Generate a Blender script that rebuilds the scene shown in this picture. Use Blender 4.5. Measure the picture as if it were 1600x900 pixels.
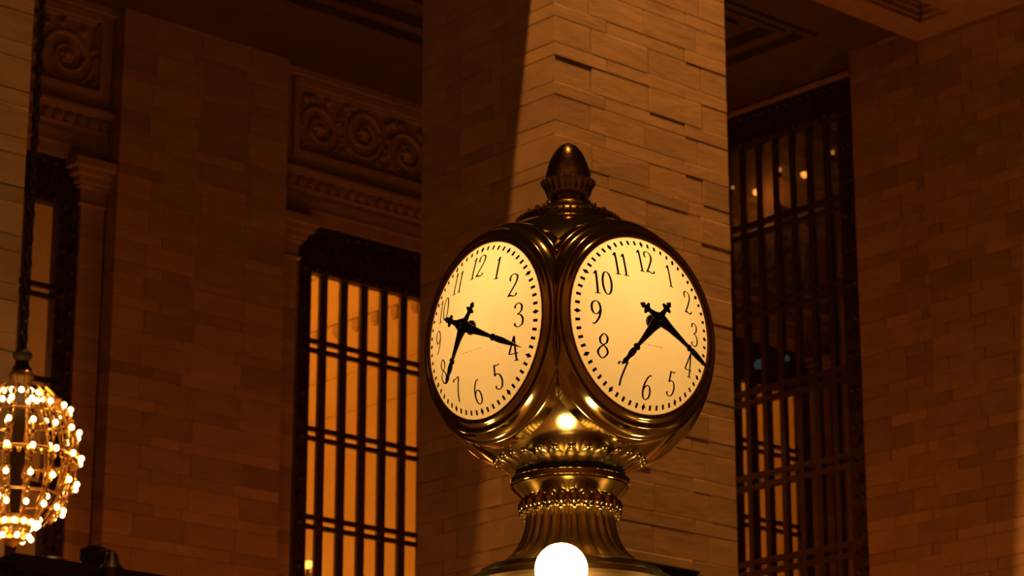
import bpy, bmesh, math, random
from mathutils import Vector, Matrix

# ------------------------------------------------------------------ reset
for o in list(bpy.data.objects):
    bpy.data.objects.remove(o, do_unlink=True)
S = bpy.context.scene
COL = S.collection
PI = math.pi
random.seed(7)

# ------------------------------------------------------------------ camera
# the world axes follow the building: X runs along the pillar row, Y into the gallery
AZ = math.radians(47.9)
PITCH = math.radians(16.8)
cam_data = bpy.data.cameras.new('camera')
cam_data.sensor_fit = 'HORIZONTAL'
cam_data.sensor_width = 36.0
cam_data.lens = 4150.0 / 1600.0 * 36.0
cam_data.clip_start = 0.1
cam_data.clip_end = 300.0
cam_data.dof.use_dof = True
cam_data.dof.focus_distance = 8.95
cam_data.dof.aperture_fstop = 9.0
camera = bpy.data.objects.new('camera', cam_data)
COL.objects.link(camera)
camera.location = (0.0, 0.0, 1.65)
camera.rotation_euler = (PI / 2 + PITCH, 0.0, AZ - PI / 2)
S.camera = camera

# ------------------------------------------------------------------ world and lights
world = bpy.data.worlds.new('world')
S.world = world
world.use_nodes = True
bgn = world.node_tree.nodes['Background']
bgn.inputs[0].default_value = (1.0, 0.40, 0.10, 1.0)
bgn.inputs[1].default_value = 0.012

def add_light(name, kind, loc, power, color, size=0.2, size_y=None, rot=(0, 0, 0), aim=None, cone=40.0):
    d = bpy.data.lights.new(name, kind)
    d.energy = power
    d.color = color
    if kind == 'AREA':
        d.shape = 'RECTANGLE'
        d.size = size
        d.size_y = size_y or size
    else:
        d.shadow_soft_size = size
        if kind == 'SPOT':
            d.spot_size = math.radians(cone); d.spot_blend = 0.9
    o = bpy.data.objects.new(name, d)
    COL.objects.link(o)
    o.location = loc
    o.rotation_euler = rot
    if aim is not None:
        o.rotation_euler = (Vector(aim) - Vector(loc)).to_track_quat('-Z', 'Y').to_euler()
    return o

WARM = (1.0, 0.37, 0.078)
DEEP = (1.0, 0.22, 0.03)
# floodlights high on the concourse cornice: they graze the pillar fronts from above
add_light('cornice_floodlight', 'SPOT', (17.0, 20.20, 29.0), 16500.0, WARM, 0.16, aim=(20.8, 21.8, 14.0), cone=44.0)
add_light('cornice_floodlight', 'SPOT', (23.0, 20.20, 29.0), 18500.0, WARM, 0.16, aim=(22.8, 21.8, 14.5), cone=54.0)
add_light('cornice_floodlight', 'SPOT', (12.5, 20.20, 29.0), 13000.0, WARM, 0.16, aim=(12.6, 22.0, 9.0), cone=34.0)
# added fill high above the booth: lights the floor that the brass reflects
add_light('floor_fill_light', 'SPOT', (4.5, 4.5, 34.0), 7500.0, WARM, 0.4, aim=(5.5, 5.5, 0.0), cone=62.0)
# added fill on the walls behind the camera, for reflections in the brass
add_light('reflection_fill', 'SPOT', (2.0, 1.0, 22.0), 2000.0, WARM, 0.5, aim=(-5.0, -10.0, 13.0), cone=110.0)
add_light('reflection_fill', 'SPOT', (1.0, 2.0, 22.0), 2000.0, WARM, 0.5, aim=(-12.0, -3.0, 13.0), cone=110.0)
# added fill low in the gallery, for floor bounce and unseen lamps
add_light('gallery_fill_light', 'POINT', (19.5, 28.5, 3.5), 215.0, DEEP, 0.5)
add_light('gallery_fill_light', 'POINT', (26.5, 26.0, 3.0), 215.0, DEEP, 0.5)
# rooms behind the windows
add_light('room_lamp_light', 'POINT', (24.6, 36.4, 8.0), 420.0, (1.0, 0.33, 0.03), 0.5)
add_light('room_lamp_light', 'POINT', (24.4, 37.0, 16.2), 420.0, (1.0, 0.33, 0.03), 0.5)
add_light('room_lamp_light', 'POINT', (18.6, 36.5, 12.0), 130.0, (1.0, 0.33, 0.06), 0.5)

S.view_settings.view_transform = 'Standard'
S.view_settings.look = 'None'
S.view_settings.gamma = 1.0
S.view_settings.use_curve_mapping = False
S.view_settings.exposure = 0.0

# ------------------------------------------------------------------ materials
def new_mat(name):
    m = bpy.data.materials.new(name)
    m.use_nodes = True
    nt = m.node_tree
    nt.nodes.clear()
    out = nt.nodes.new('ShaderNodeOutputMaterial')
    return m, nt, out

def principled(name, col, rough=0.5, metal=0.0, noise=None, bump=0.0, bscale=20.0, stretch=(1, 1, 1), rnd=0.0, spec=0.5):
    m, nt, out = new_mat(name)
    N, L = nt.nodes, nt.links
    b = N.new('ShaderNodeBsdfPrincipled')
    b.inputs['Base Color'].default_value = (*col, 1)
    b.inputs['Roughness'].default_value = rough
    b.inputs['Metallic'].default_value = metal
    b.inputs['Specular IOR Level'].default_value = spec
    L.new(b.outputs[0], out.inputs[0])
    if noise or bump:
        tc = N.new('ShaderNodeTexCoord')
        mp = N.new('ShaderNodeMapping')
        mp.inputs['Scale'].default_value = stretch
        L.new(tc.outputs['Object'], mp.inputs[0])
        oi = N.new('ShaderNodeObjectInfo')
        add = N.new('ShaderNodeVectorMath'); add.operation = 'ADD'
        mul = N.new('ShaderNodeVectorMath'); mul.operation = 'SCALE'
        comb = N.new('ShaderNodeCombineXYZ')
        for i in range(3):
            L.new(oi.outputs['Random'], comb.inputs[i])
        L.new(comb.outputs[0], mul.inputs[0]); mul.inputs['Scale'].default_value = 37.0
        L.new(mp.outputs[0], add.inputs[0]); L.new(mul.outputs[0], add.inputs[1])
        nz = N.new('ShaderNodeTexNoise')
        nz.inputs['Scale'].default_value = bscale
        nz.inputs['Detail'].default_value = 6.0
        nz.inputs['Roughness'].default_value = 0.6
        L.new(add.outputs[0], nz.inputs['Vector'])
        if noise:
            nz2 = N.new('ShaderNodeTexNoise')
            nz2.inputs['Scale'].default_value = bscale * 0.35
            nz2.inputs['Detail'].default_value = 4.0
            L.new(add.outputs[0], nz2.inputs['Vector'])
            rp = N.new('ShaderNodeMapRange')
            rp.inputs['From Min'].default_value = 0.3; rp.inputs['From Max'].default_value = 0.7
            rp.inputs['To Min'].default_value = 1 - noise; rp.inputs['To Max'].default_value = 1 + noise
            L.new(nz2.outputs['Fac'], rp.inputs['Value'])
            src = rp.outputs[0]
            if rnd:
                r2 = N.new('ShaderNodeMapRange')
                r2.inputs['To Min'].default_value = 1 - rnd; r2.inputs['To Max'].default_value = 1 + rnd
                L.new(oi.outputs['Random'], r2.inputs['Value'])
                mm = N.new('ShaderNodeMath'); mm.operation = 'MULTIPLY'
                L.new(src, mm.inputs[0]); L.new(r2.outputs[0], mm.inputs[1]); src = mm.outputs[0]
            vs = N.new('ShaderNodeVectorMath'); vs.operation = 'SCALE'
            vs.inputs[0].default_value = col
            L.new(src, vs.inputs['Scale'])
            L.new(vs.outputs[0], b.inputs['Base Color'])
        if bump:
            bp = N.new('ShaderNodeBump')
            bp.inputs['Strength'].default_value = 1.0
            bp.inputs['Distance'].default_value = bump
            L.new(nz.outputs['Fac'], bp.inputs['Height'])
            L.new(bp.outputs[0], b.inputs['Normal'])
    return m

def emission(name, col, strength):
    m, nt, out = new_mat(name)
    e = nt.nodes.new('ShaderNodeEmission')
    e.inputs[0].default_value = (*col, 1)
    e.inputs[1].default_value = strength
    nt.links.new(e.outputs[0], out.inputs[0])
    return m

def glass_pane(name, tint, refl):
    m, nt, out = new_mat(name)
    N, L = nt.nodes, nt.links
    t = N.new('ShaderNodeBsdfTransparent'); t.inputs[0].default_value = (*tint, 1)
    g = N.new('ShaderNodeBsdfGlossy'); g.inputs['Roughness'].default_value = 0.015
    g.inputs[0].default_value = (1, 1, 1, 1)
    # Schlick reflectance from the angle to the pane, the same from both sides
    geo = N.new('ShaderNodeNewGeometry')
    dt = N.new('ShaderNodeVectorMath'); dt.operation = 'DOT_PRODUCT'
    L.new(geo.outputs['Incoming'], dt.inputs[0]); L.new(geo.outputs['Normal'], dt.inputs[1])
    ab = N.new('ShaderNodeMath'); ab.operation = 'ABSOLUTE'; L.new(dt.outputs['Value'], ab.inputs[0])
    iv = N.new('ShaderNodeMath'); iv.operation = 'SUBTRACT'; iv.inputs[0].default_value = 1.0; L.new(ab.outputs[0], iv.inputs[1])
    pw = N.new('ShaderNodeMath'); pw.operation = 'POWER'; L.new(iv.outputs[0], pw.inputs[0]); pw.inputs[1].default_value = 5.0
    lw = N.new('ShaderNodeMapRange'); L.new(pw.outputs[0], lw.inputs['Value'])
    lw.inputs['To Min'].default_value = refl; lw.inputs['To Max'].default_value = 1.0
    mx = N.new('ShaderNodeMixShader')
    L.new(lw.outputs[0], mx.inputs[0]); L.new(t.outputs[0], mx.inputs[1]); L.new(g.outputs[0], mx.inputs[2])
    L.new(mx.outputs[0], out.inputs[0])
    return m

M = {}
M['stone'] = principled('pillar_stone', (0.50, 0.36, 0.21), 0.82, noise=0.16, bump=0.0035, bscale=4.5, stretch=(0.7, 1.0, 2.0), rnd=0.14)
M['stone_dim'] = principled('wall_stone', (0.46, 0.33, 0.20), 0.85, noise=0.12, bump=0.003, bscale=6.0, stretch=(0.6, 1.0, 2.0), rnd=0.20)
M['joint'] = principled('joint_mortar', (0.22, 0.16, 0.10), 0.95, noise=0.15, bscale=8.0)
M['plaster'] = principled('carved_stone', (0.42, 0.31, 0.20), 0.8, noise=0.12, bump=0.002, bscale=14.0)
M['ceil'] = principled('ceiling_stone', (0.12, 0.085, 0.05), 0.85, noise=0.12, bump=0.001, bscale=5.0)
M['floor'] = principled('floor_marble', (0.52, 0.43, 0.30), 0.35, noise=0.12, bscale=2.0)
M['room'] = principled('room_plaster', (0.60, 0.48, 0.30), 0.9, noise=0.06, bscale=1.2, stretch=(1.0, 0.5, 2.0))
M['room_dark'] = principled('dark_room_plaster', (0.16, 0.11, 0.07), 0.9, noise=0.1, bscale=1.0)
M['bronze'] = principled('dark_bronze', (0.075, 0.045, 0.022), 0.55, metal=0.55, noise=0.25, bump=0.004, bscale=16.0)
M['bars'] = principled('window_bars_bronze', (0.09, 0.052, 0.025), 0.5, metal=0.4, noise=0.15, bscale=5.0)
M['brass'] = principled('polished_brass', (0.66, 0.52, 0.20), 0.12, metal=1.0, noise=0.08, bscale=6.0)
M['brass_dull'] = principled('aged_brass', (0.36, 0.28, 0.13), 0.24, metal=1.0, noise=0.2, bump=0.0015, bscale=30.0)
M['brass_satin'] = principled('satin_brass', (0.62, 0.48, 0.19), 0.24, metal=1.0, noise=0.1, bscale=9.0)
M['stem_brass'] = principled('brushed_brass', (0.68, 0.50, 0.19), 0.30, metal=1.0, noise=0.1, bscale=9.0)
M['roof_brass'] = principled('booth_roof_brass', (0.50, 0.34, 0.13), 0.55, metal=0.8, noise=0.15, bscale=6.0)
M['gold'] = principled('chandelier_gold', (0.86, 0.50, 0.13), 0.30, metal=1.0, noise=0.15, bscale=30.0)
M['black'] = principled('black_enamel', (0.012, 0.008, 0.006), 0.45)
M['ink'] = principled('dial_ink', (0.03, 0.012, 0.006), 0.7, spec=0.1)
M['bulb'] = emission('bulb_light', (1.0, 0.60, 0.20), 13.0)
M['globe'] = emission('globe_light', (1.0, 0.70, 0.32), 16.0)
M['sconce'] = emission('sconce_light', (1.0, 0.34, 0.06), 1.3)
M['blue'] = emission('screen_reflection_glow', (0.35, 0.55, 0.75), 0.16)
M['yellow'] = emission('small_lamp_light', (1.0, 0.60, 0.10), 2.2)
M['amber'] = principled('amber_disc', (0.65, 0.12, 0.03), 0.5, noise=0.2, bscale=20.0)
M['pane'] = glass_pane('window_glass', (0.97, 0.95, 0.9), 0.04)
M['pane_dark'] = glass_pane('old_window_glass', (0.85, 0.82, 0.76), 0.42)
M['gunmetal'] = principled('gunmetal', (0.10, 0.08, 0.06), 0.4, metal=0.7, noise=0.15, bscale=20.0)

def dial_material():
    m, nt, out = new_mat('opal_dial_glass')
    N, L = nt.nodes, nt.links
    t = N.new('ShaderNodeBsdfTranslucent'); t.inputs[0].default_value = (1.0, 0.80, 0.47, 1)
    d = N.new('ShaderNodeBsdfDiffuse'); d.inputs[0].default_value = (0.7, 0.6, 0.4, 1)
    g = N.new('ShaderNodeBsdfGlossy'); g.inputs['Roughness'].default_value = 0.08
    tc = N.new('ShaderNodeTexCoord')
    nz = N.new('ShaderNodeTexNoise'); nz.inputs['Scale'].default_value = 5.0; nz.inputs['Detail'].default_value = 3.0
    L.new(tc.outputs['Object'], nz.inputs['Vector'])
    mr = N.new('ShaderNodeMapRange'); mr.inputs['To Min'].default_value = 0.90; mr.inputs['To Max'].default_value = 1.06
    L.new(nz.outputs['Fac'], mr.inputs['Value'])
    vs = N.new('ShaderNodeVectorMath'); vs.operation = 'SCALE'; vs.inputs[0].default_value = (1.0, 0.80, 0.47)
    L.new(mr.outputs[0], vs.inputs['Scale']); L.new(vs.outputs[0], t.inputs[0])
    mx = N.new('ShaderNodeMixShader'); mx.inputs[0].default_value = 0.25
    L.new(t.outputs[0], mx.inputs[1]); L.new(d.outputs[0], mx.inputs[2])
    m2 = N.new('ShaderNodeMixShader'); m2.inputs[0].default_value = 0.03
    L.new(mx.outputs[0], m2.inputs[1]); L.new(g.outputs[0], m2.inputs[2])
    L.new(m2.outputs[0], out.inputs[0])
    return m
M['dial'] = dial_material()

# ------------------------------------------------------------------ mesh helpers
class MB:
    def __init__(self):
        self.v = []; self.f = []
    def box(self, x0, x1, y0, y1, z0, z1):
        b = len(self.v)
        for z in (z0, z1):
            self.v += [(x0, y0, z), (x1, y0, z), (x1, y1, z), (x0, y1, z)]
        self.f += [(b, b+3, b+2, b+1), (b+4, b+5, b+6, b+7), (b, b+1, b+5, b+4), (b+1, b+2, b+6, b+5), (b+2, b+3, b+7, b+6), (b+3, b, b+4, b+7)]
        return self
    def grid(self, rows, closed_u=False, flip=False):
        # rows: list of equally long point lists
        b = len(self.v); n = len(rows[0])
        for r in rows: self.v += [tuple(p) for p in r]
        for i in range(len(rows) - 1):
            for j in range(n if closed_u else n - 1):
                k = (j + 1) % n
                q = (b+i*n+j, b+i*n+k, b+(i+1)*n+k, b+(i+1)*n+j)
                self.f.append(q[::-1] if flip else q)
        return self
    def lathe(self, prof, n=48, c=(0, 0, 0), mod=None):
        rows = []
        for (r, z) in prof:
            row = []
            for j in range(n):
                a = 2 * PI * j / n
                rr = r if mod is None else mod(r, z, a)
                row.append((c[0] + rr * math.cos(a), c[1] + rr * math.sin(a), c[2] + z))
            rows.append(row)
        return self.grid(rows, True)
    def cap(self, pts, flip=False):
        b = len(self.v); self.v += [tuple(p) for p in pts]
        f = tuple(range(b, b + len(pts)))
        self.f.append(f[::-1] if flip else f)
        return self
    def ball(self, c, r, n=10, m=6, s=(1, 1, 1)):
        rows = []
        for i in range(m + 1):
            t = PI * i / m
            t = min(max(t, 0.02), PI - 0.02)
            rows.append([(c[0] + r*s[0]*math.sin(t)*math.cos(2*PI*j/n), c[1] + r*s[1]*math.sin(t)*math.sin(2*PI*j/n), c[2] - r*s[2]*math.cos(t)) for j in range(n)])
        return self.grid(rows, True)
    def tube(self, pts, r, n=8):
        pts = [Vector(p) for p in pts]
        rows = []
        up = Vector((0.13, 0.27, 0.95)).normalized()
        for i, p in enumerate(pts):
            t = (pts[min(i+1, len(pts)-1)] - pts[max(i-1, 0)])
            if t.length < 1e-9: t = Vector((0, 0, 1))
            t.normalize()
            a = t.cross(up)
            if a.length < 1e-3: a = t.cross(Vector((1, 0, 0)))
            a.normalize(); b = t.cross(a)
            rr = r[i] if isinstance(r, (list, tuple)) else r
            rows.append([p + (a*math.cos(2*PI*j/n) + b*math.sin(2*PI*j/n))*rr for j in range(n)])
        self.grid(rows, True, True)
        self.cap(rows[0], False); self.cap(rows[-1], True)
        return self
    def mesh(self, name, mat, smooth=False):
        me = bpy.data.meshes.new(name)
        me.from_pydata(self.v, [], self.f)
        me.validate()
        bm = bmesh.new(); bm.from_mesh(me)
        bmesh.ops.recalc_face_normals(bm, faces=bm.faces)
        bm.to_mesh(me); bm.free()
        me.materials.append(mat)
        if smooth:
            for p in me.polygons: p.use_smooth = True
            me.set_sharp_from_angle(angle=math.radians(smooth if smooth is not True else 40))
        me.update()
        return me
    def build(self, name, mat, parent=None, smooth=False, loc=None):
        return place(name, self.mesh(name, mat, smooth), parent, loc)

def place(name, me, parent=None, loc=None, rot=None):
    o = bpy.data.objects.new(name, me)
    COL.objects.link(o)
    if parent is not None: o.parent = parent
    if loc is not None: o.location = loc
    if rot is not None: o.rotation_euler = rot
    return o

def tag(o, label=None, cat=None, group=None, kind=None):
    if label: o['label'] = label
    if cat: o['category'] = cat
    if group: o['group'] = group
    if kind: o['kind'] = kind
    return o

def thing(name, loc, label, cat, group=None, rz=0.0):
    o = bpy.data.objects.new(name, None)
    o.empty_display_size = 0.2
    COL.objects.link(o)
    o.location = loc; o.rotation_euler = (0, 0, rz)
    return tag(o, label, cat, group)

def copy_tree(o, parent=None):
    c = o.copy(); COL.objects.link(c); c.parent = parent
    for ch in o.children: copy_tree(ch, c)
    return c

_blocks = {}
def block_mesh(sx, sy, sz, mat, bev=0.006):
    key = (round(sx, 2), round(sy, 2), round(sz, 3), mat.name, bev)
    if key in _blocks: return _blocks[key]
    bm = bmesh.new()
    bmesh.ops.create_cube(bm, size=1.0)
    for v in bm.verts:
        v.co = Vector((v.co.x * sx, v.co.y * sy, v.co.z * sz))
    bmesh.ops.bevel(bm, geom=list(bm.edges), offset=bev, segments=1, affect='EDGES')
    me = bpy.data.meshes.new('stone')
    bm.to_mesh(me); bm.free()
    me.materials.append(mat)
    _blocks[key] = me
    return me

GAP = 0.006
PITCH_C = 0.508          # a tall and a low course together
LOW = 0.170
def courses(z0, z1):
    """(bottom, top, is_tall, index) of the stone courses between z0 and z1"""
    out = []
    k = math.floor((z0 - 13.158) / PITCH_C)
    while True:
        b = 13.158 + k * PITCH_C
        if b >= z1: break
        for lo, hi, tall in ((b, b + LOW, False), (b + LOW, b + PITCH_C, True)):
            lo2, hi2 = max(lo, z0), min(hi, z1)
            if hi2 - lo2 > 0.05: out.append((lo2, hi2, tall, k))
        k += 1
    return out

def stone(parent, x0, x1, y0, y1, z0, z1, mat, jx=0.0, jy=0.0):
    g = GAP / 2
    me = block_mesh(x1 - x0 - 2*g, y1 - y0 - (2*g if False else 0.0), z1 - z0 - 2*g, mat)
    return place('stone', me, parent, ((x0+x1)/2 + jx, (y0+y1)/2 + jy, (z0+z1)/2))

def stone_y(parent, x0, x1, y0, y1, z0, z1, mat, jx=0.0, jy=0.0):
    g = GAP / 2
    me = block_mesh(x1 - x0, y1 - y0 - 2*g, z1 - z0 - 2*g, mat)
    return place('stone', me, parent, ((x0+x1)/2 + jx, (y0+y1)/2 + jy, (z0+z1)/2))

rnd = random.Random(3)
def jit(a): return rnd.uniform(-a, a)
def proud(a=0.0016, big=0.0048, p=0.18): return -rnd.uniform(0.5*big, big) if rnd.random() < p else rnd.uniform(-a, a)

# ================================================================== STRUCTURE
YF = 21.915               # front plane of the pillar row
BEAM_Z = 16.77
CEIL_Z = 17.30

# ---- floor
fl = MB().box(-12, 42, -10, 46, -0.3, 0.0).build('floor', M['floor'])
tag(fl, 'pale marble concourse floor below the clock', 'floor', kind='structure')

# ---- concourse walls behind the camera
for nm, bb, lab in (('wall_front', (-12.4, 36, -10.4, -10.0, 0, 38), 'stone concourse wall behind the camera'), ('wall_side', (-12.4, -12.0, -10.0, 46, 0, 38), 'stone concourse wall at the camera side')):
    w_ = MB().box(*bb).build(nm, M['stone_dim'])
    tag(w_, lab, 'wall', kind='structure')

# ---- beam over the pillar row, its soffit with a sunk panel
def beam():
    m = MB()
    y0, y1, x0, x1 = YF + 0.08, 23.53, 6.0, 29.55
    zt = 19.0
    bw = 0.50
    # soffit border strips
    m.box(x0, x1, y0, y0 + bw, BEAM_Z, zt)
    m.box(x0, x1, y1 - bw, y1, BEAM_Z, zt)
    root = m.build('trim_1', M['plaster'])
    tag(root, 'stone beam with sunk soffit panels over the pillars', 'beam', kind='structure')
    MB().box(23.62, 29.55, 21.42, y0, BEAM_Z, zt).build('beam_shade_nose', M['plaster'], root)  # beam front added to shade the right wall and narrow its lit strip
    # cross strips over each pillar and at the wall
    for (a, b) in ((28.95, 29.55), (20.45, 23.6), (10.2, 13.3)):
        MB().box(a, b, y0 + bw, y1 - bw, BEAM_Z, zt).build('soffit_cross_strip', M['plaster'], root)
    MB().box(x0, x1, y0 + bw, y1 - bw, BEAM_Z + 0.28, zt).build('soffit_panel', M['plaster'], root)
    for (a, b) in ((23.6, 28.95), (13.3, 20.45)):
        p = MB()
        for k, (dz, w) in enumerate(((0.06, 0.05), (0.14, 0.10), (0.21, 0.15))):
            p.box(a, b, y0 + bw, y0 + bw + w, BEAM_Z + dz, BEAM_Z + 0.29)
            p.box(a, b, y1 - bw - w, y1 - bw, BEAM_Z + dz, BEAM_Z + 0.29)
            p.box(a, a + w, y0 + bw, y1 - bw, BEAM_Z + dz, BEAM_Z + 0.29)
            p.box(b - w, b, y0 + bw, y1 - bw, BEAM_Z + dz, BEAM_Z + 0.29)
        p.build('soffit_moulding', M['plaster'], root)
    return root
beam()

# ---- gallery ceiling with a big moulded coffer
def ceiling():
    x0, x1, y0, y1 = 6.0, 30.6, 23.53, 32.2
    cx0, cx1, cy0, cy1 = 8.0, 29.14, 25.2, 29.70
    z, zt = CEIL_Z, 19.0
    m = MB()
    m.box(x0, x1, y0, cy0, z, zt); m.box(x0, x1, cy1, y1, z, zt)
    m.box(x0, cx0, cy0, cy1, z, zt); m.box(cx1, x1, cy0, cy1, z, zt)
    root = m.build('ceiling', M['ceil'])
    tag(root, 'dark coffered stone ceiling of the gallery', 'ceiling', kind='structure')
    steps = [(0.0, 0.13, -0.05), (0.13, 0.34, 0.10), (0.34, 0.46, 0.04), (0.46, 0.86, 0.24), (0.86, 1.0, 0.17)]
    for (a, b, dz) in steps:
        p = MB()
        p.box(cx0 + a, cx1 - a, cy1 - b, cy1 - a, z + dz, zt)
        p.box(cx0 + a, cx1 - a, cy0 + a, cy0 + b, z + dz, zt)
        p.box(cx1 - b, cx1 - a, cy0 + b, cy1 - b, z + dz, zt)
        p.box(cx0 + a, cx0 + b, cy0 + b, cy1 - b, z + dz, zt)
        p.build('coffer_moulding', M['ceil'], root)
    MB().box(cx0 + 1, cx1 - 1, cy0 + 1, cy1 - 1, z + 0.45, zt).build('coffer_panel', M['ceil'], root)
ceiling()

# ---- central pillar
def pillar_main():
    X0, X1, Y1 = 20.493, 23.53, 24.40
    zb = 6.87
    root = thing('stone_pillar', ((X0+X1)/2, (YF+Y1)/2, 0), 'massive square stone pillar standing right behind the four-faced clock', 'pillar')
    off = Vector(root.location)
    t = 0.03
    MB().box(X0+t-off.x, X1-t-off.x, YF+t-off.y, Y1-t-off.y, 0, BEAM_Z).build('core', M['joint'], root)
    MB().box(X0-0.06-off.x, X1+0.06-off.x, YF-0.06-off.y, Y1+0.06-off.y, 0, 2.2).build('plinth', M['stone'], root)
    MB().box(X0-off.x, X1-off.x, YF-off.y, Y1-off.y, 2.2, zb-0.005).build('lower_shaft', M['stone'], root)
    for (lo, hi, tall, k) in courses(zb, BEAM_Z):
        j = jit(0.05)
        if tall: xs = [0, 0.60 + j*0.4, 1.57 + j, 2.52 + j, X1 - X0]; ys = [0, 0.92 + j, 1.75, Y1 - YF]
        else:    xs = [0, 0.86 + j, 2.25 + j, X1 - X0]; ys = [0, 1.15 + j, 2.0, Y1 - YF]
        jx = jit(0.003)
        # corner stone turns onto both faces
        stone(root, X0-off.x, X0+xs[1]-off.x, YF-off.y, YF+ys[1]-off.y, lo, hi, M['stone'], jx*0.5, proud())
        for a, b in zip(xs[1:-1], xs[2:]):
            stone(root, X0+a-off.x, X0+b-off.x, YF-off.y, YF+0.35-off.y, lo, hi, M['stone'], 0, proud())
        for a, b in zip(ys[1:-1], ys[2:]):
            stone_y(root, X0-off.x, X0+0.35-off.x, YF+a-off.y, YF+b-off.y, lo, hi, M['stone'], jit(0.002), 0)
pillar_main()

def pillar_edge():
    X0, X1, Y1 = 10.20, 13.235, 24.40
    zb = 5.35
    root = thing('stone_pillar', ((X0+X1)/2, (YF+Y1)/2, 0), 'stone pillar cut off by the left picture edge behind the lit chandelier', 'pillar')
    off = Vector(root.location); t = 0.03
    MB().box(X0+t-off.x, X1-t-off.x, YF+t-off.y, Y1-t-off.y, 0, BEAM_Z).build('core', M['joint'], root)
    MB().box(X0-0.06-off.x, X1+0.06-off.x, YF-0.06-off.y, Y1+0.06-off.y, 0, 2.2).build('plinth', M['stone'], root)
    MB().box(X0-off.x, X1-off.x, YF-off.y, Y1-off.y, 2.2, zb-0.005).build('lower_shaft', M['stone'], root)
    for (lo, hi, tall, k) in courses(zb, BEAM_Z):
        j = jit(0.05)
        xs = [0, 0.62 + j, 1.55 + j, 2.45+j, X1-X0] if tall else [0, 0.9 + j, 2.0 + j, X1-X0]
        for a, b in zip(xs[:-1], xs[1:]):
            deep = 0.35 if b < X1 - X0 - 0.01 else Y1 - YF
            stone(root, X0+a-off.x, X0+b-off.x, YF-off.y, YF+deep-off.y, lo, hi, M['stone'], 0, proud())
        stone_y(root, X0-off.x, X0+0.35-off.x, YF+0.36-off.y, Y1-off.y, lo, hi, M['stone'])
pillar_edge()

# ---- left wall (faces -Y): pier, pilasters with capitals, carved frieze
YP, YQ, YG = 31.5, 31.8, 31.95
PX0, PX1 = 20.60, 23.72
WZ0 = 7.3
def relief(parent, x0, x1, z0, z1, seed):
    """carved panel: moulded frame and scrolling foliage"""
    rr = random.Random(seed)
    fr = MB()
    w = 0.11
    for (a, b, c, d) in ((x0, x1, z1-w, z1), (x0, x1, z0, z0+w), (x0, x0+w, z0+w, z1-w), (x1-w, x1, z0+w, z1-w)):
        fr.box(a, b, YQ-0.06, YQ+0.1, c, d)
    for (a, b, c, d) in ((x0+w, x1-w, z1-w-0.05, z1-w), (x0+w, x1-w, z0+w, z0+w+0.05), (x0+w, x0+w+0.05, z0+w, z1-w), (x1-w-0.05, x1-w, z0+w, z1-w)):
        fr.box(a, b, YQ+0.0, YQ+0.1, c, d)
    fr.build('panel_frame', M['plaster'], parent)
    MB().box(x0+w, x1-w, YQ+0.06, YQ+0.12, z0+w, z1-w).build('panel_ground', M['plaster'], parent)
    iw = (x1 - x0 - 2*w); ih = z1 - z0 - 2*w
    n = max(2, round(iw / 0.95))
    yb = YQ + 0.055
    for i in range(n):
        cx = x0 + w + iw * (i + 0.5) / n
        cz = (z0 + z1) / 2 + (0.06 if i % 2 else -0.08)
        d = 1 if i % 2 else -1
        R = min(iw / n * 0.48, ih * 0.42)
        pts = []; rad = []
        for q in range(40):
            t = q / 39
            a = d * (t * 4.2 * PI) + rr.uniform(-0.03, 0.03) + (PI if i % 2 else 0)
            r = R * (1 - t) ** 0.85 + 0.03
            pts.append((cx + r*math.cos(a), yb - 0.05 * t, cz + r*math.sin(a)))
            rad.append(0.045 * (1 - 0.55*t))
        MB().tube(pts, rad, 6).build('scroll', M['plaster'], parent, True)
        fl = MB().ball((cx, yb - 0.05, cz), 0.075, 8, 5, (1, 0.7, 1))
        for q in range(6):
            a = q * PI / 3
            fl.ball((cx + 0.09*math.cos(a), yb - 0.03, cz + 0.09*math.sin(a)), 0.05, 6, 4, (1, 0.6, 1))
        fl.build('rosette', M['plaster'], parent, True)
        for q in range(11):
            a = q * 2*PI/11 + rr.uniform(-0.2, 0.2)
            r = R * rr.uniform(0.95, 1.25)
            lx, lz = cx + r*math.cos(a), cz + r*math.sin(a)*0.95
            lx = min(max(lx, x0+w+0.08), x1-w-0.08); lz = min(max(lz, z0+w+0.08), z1-w-0.08)
            lf = MB()
            th = a + d * 0.9 + rr.uniform(-0.4, 0.4)
            L = rr.uniform(0.12, 0.2)
            for s_, off, sc in ((0, 0, 1.0), (1, 0.55, 0.7), (-1, 0.55, 0.7)):
                tt = th + s_ * 0.7
                rows = []
                for u in range(6):
                    f = u / 5
                    hw = 0.055 * sc * math.sin(PI * min(f*0.92 + 0.06, 1)) + 0.004
                    px, pz = lx + math.cos(tt)*L*sc*f, lz + math.sin(tt)*L*sc*f
                    nx, nz = -math.sin(tt), math.cos(tt)
                    hgt = 0.03 + 0.05 * math.sin(PI*f)
                    rows.append([(px - nx*hw, yb + 0.01, pz - nz*hw), (px, yb - hgt, pz), (px + nx*hw, yb + 0.01, pz + nz*hw)])
                lf.grid(rows)
            lf.build('carved_leaf', M['plaster'], parent, True)

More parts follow.
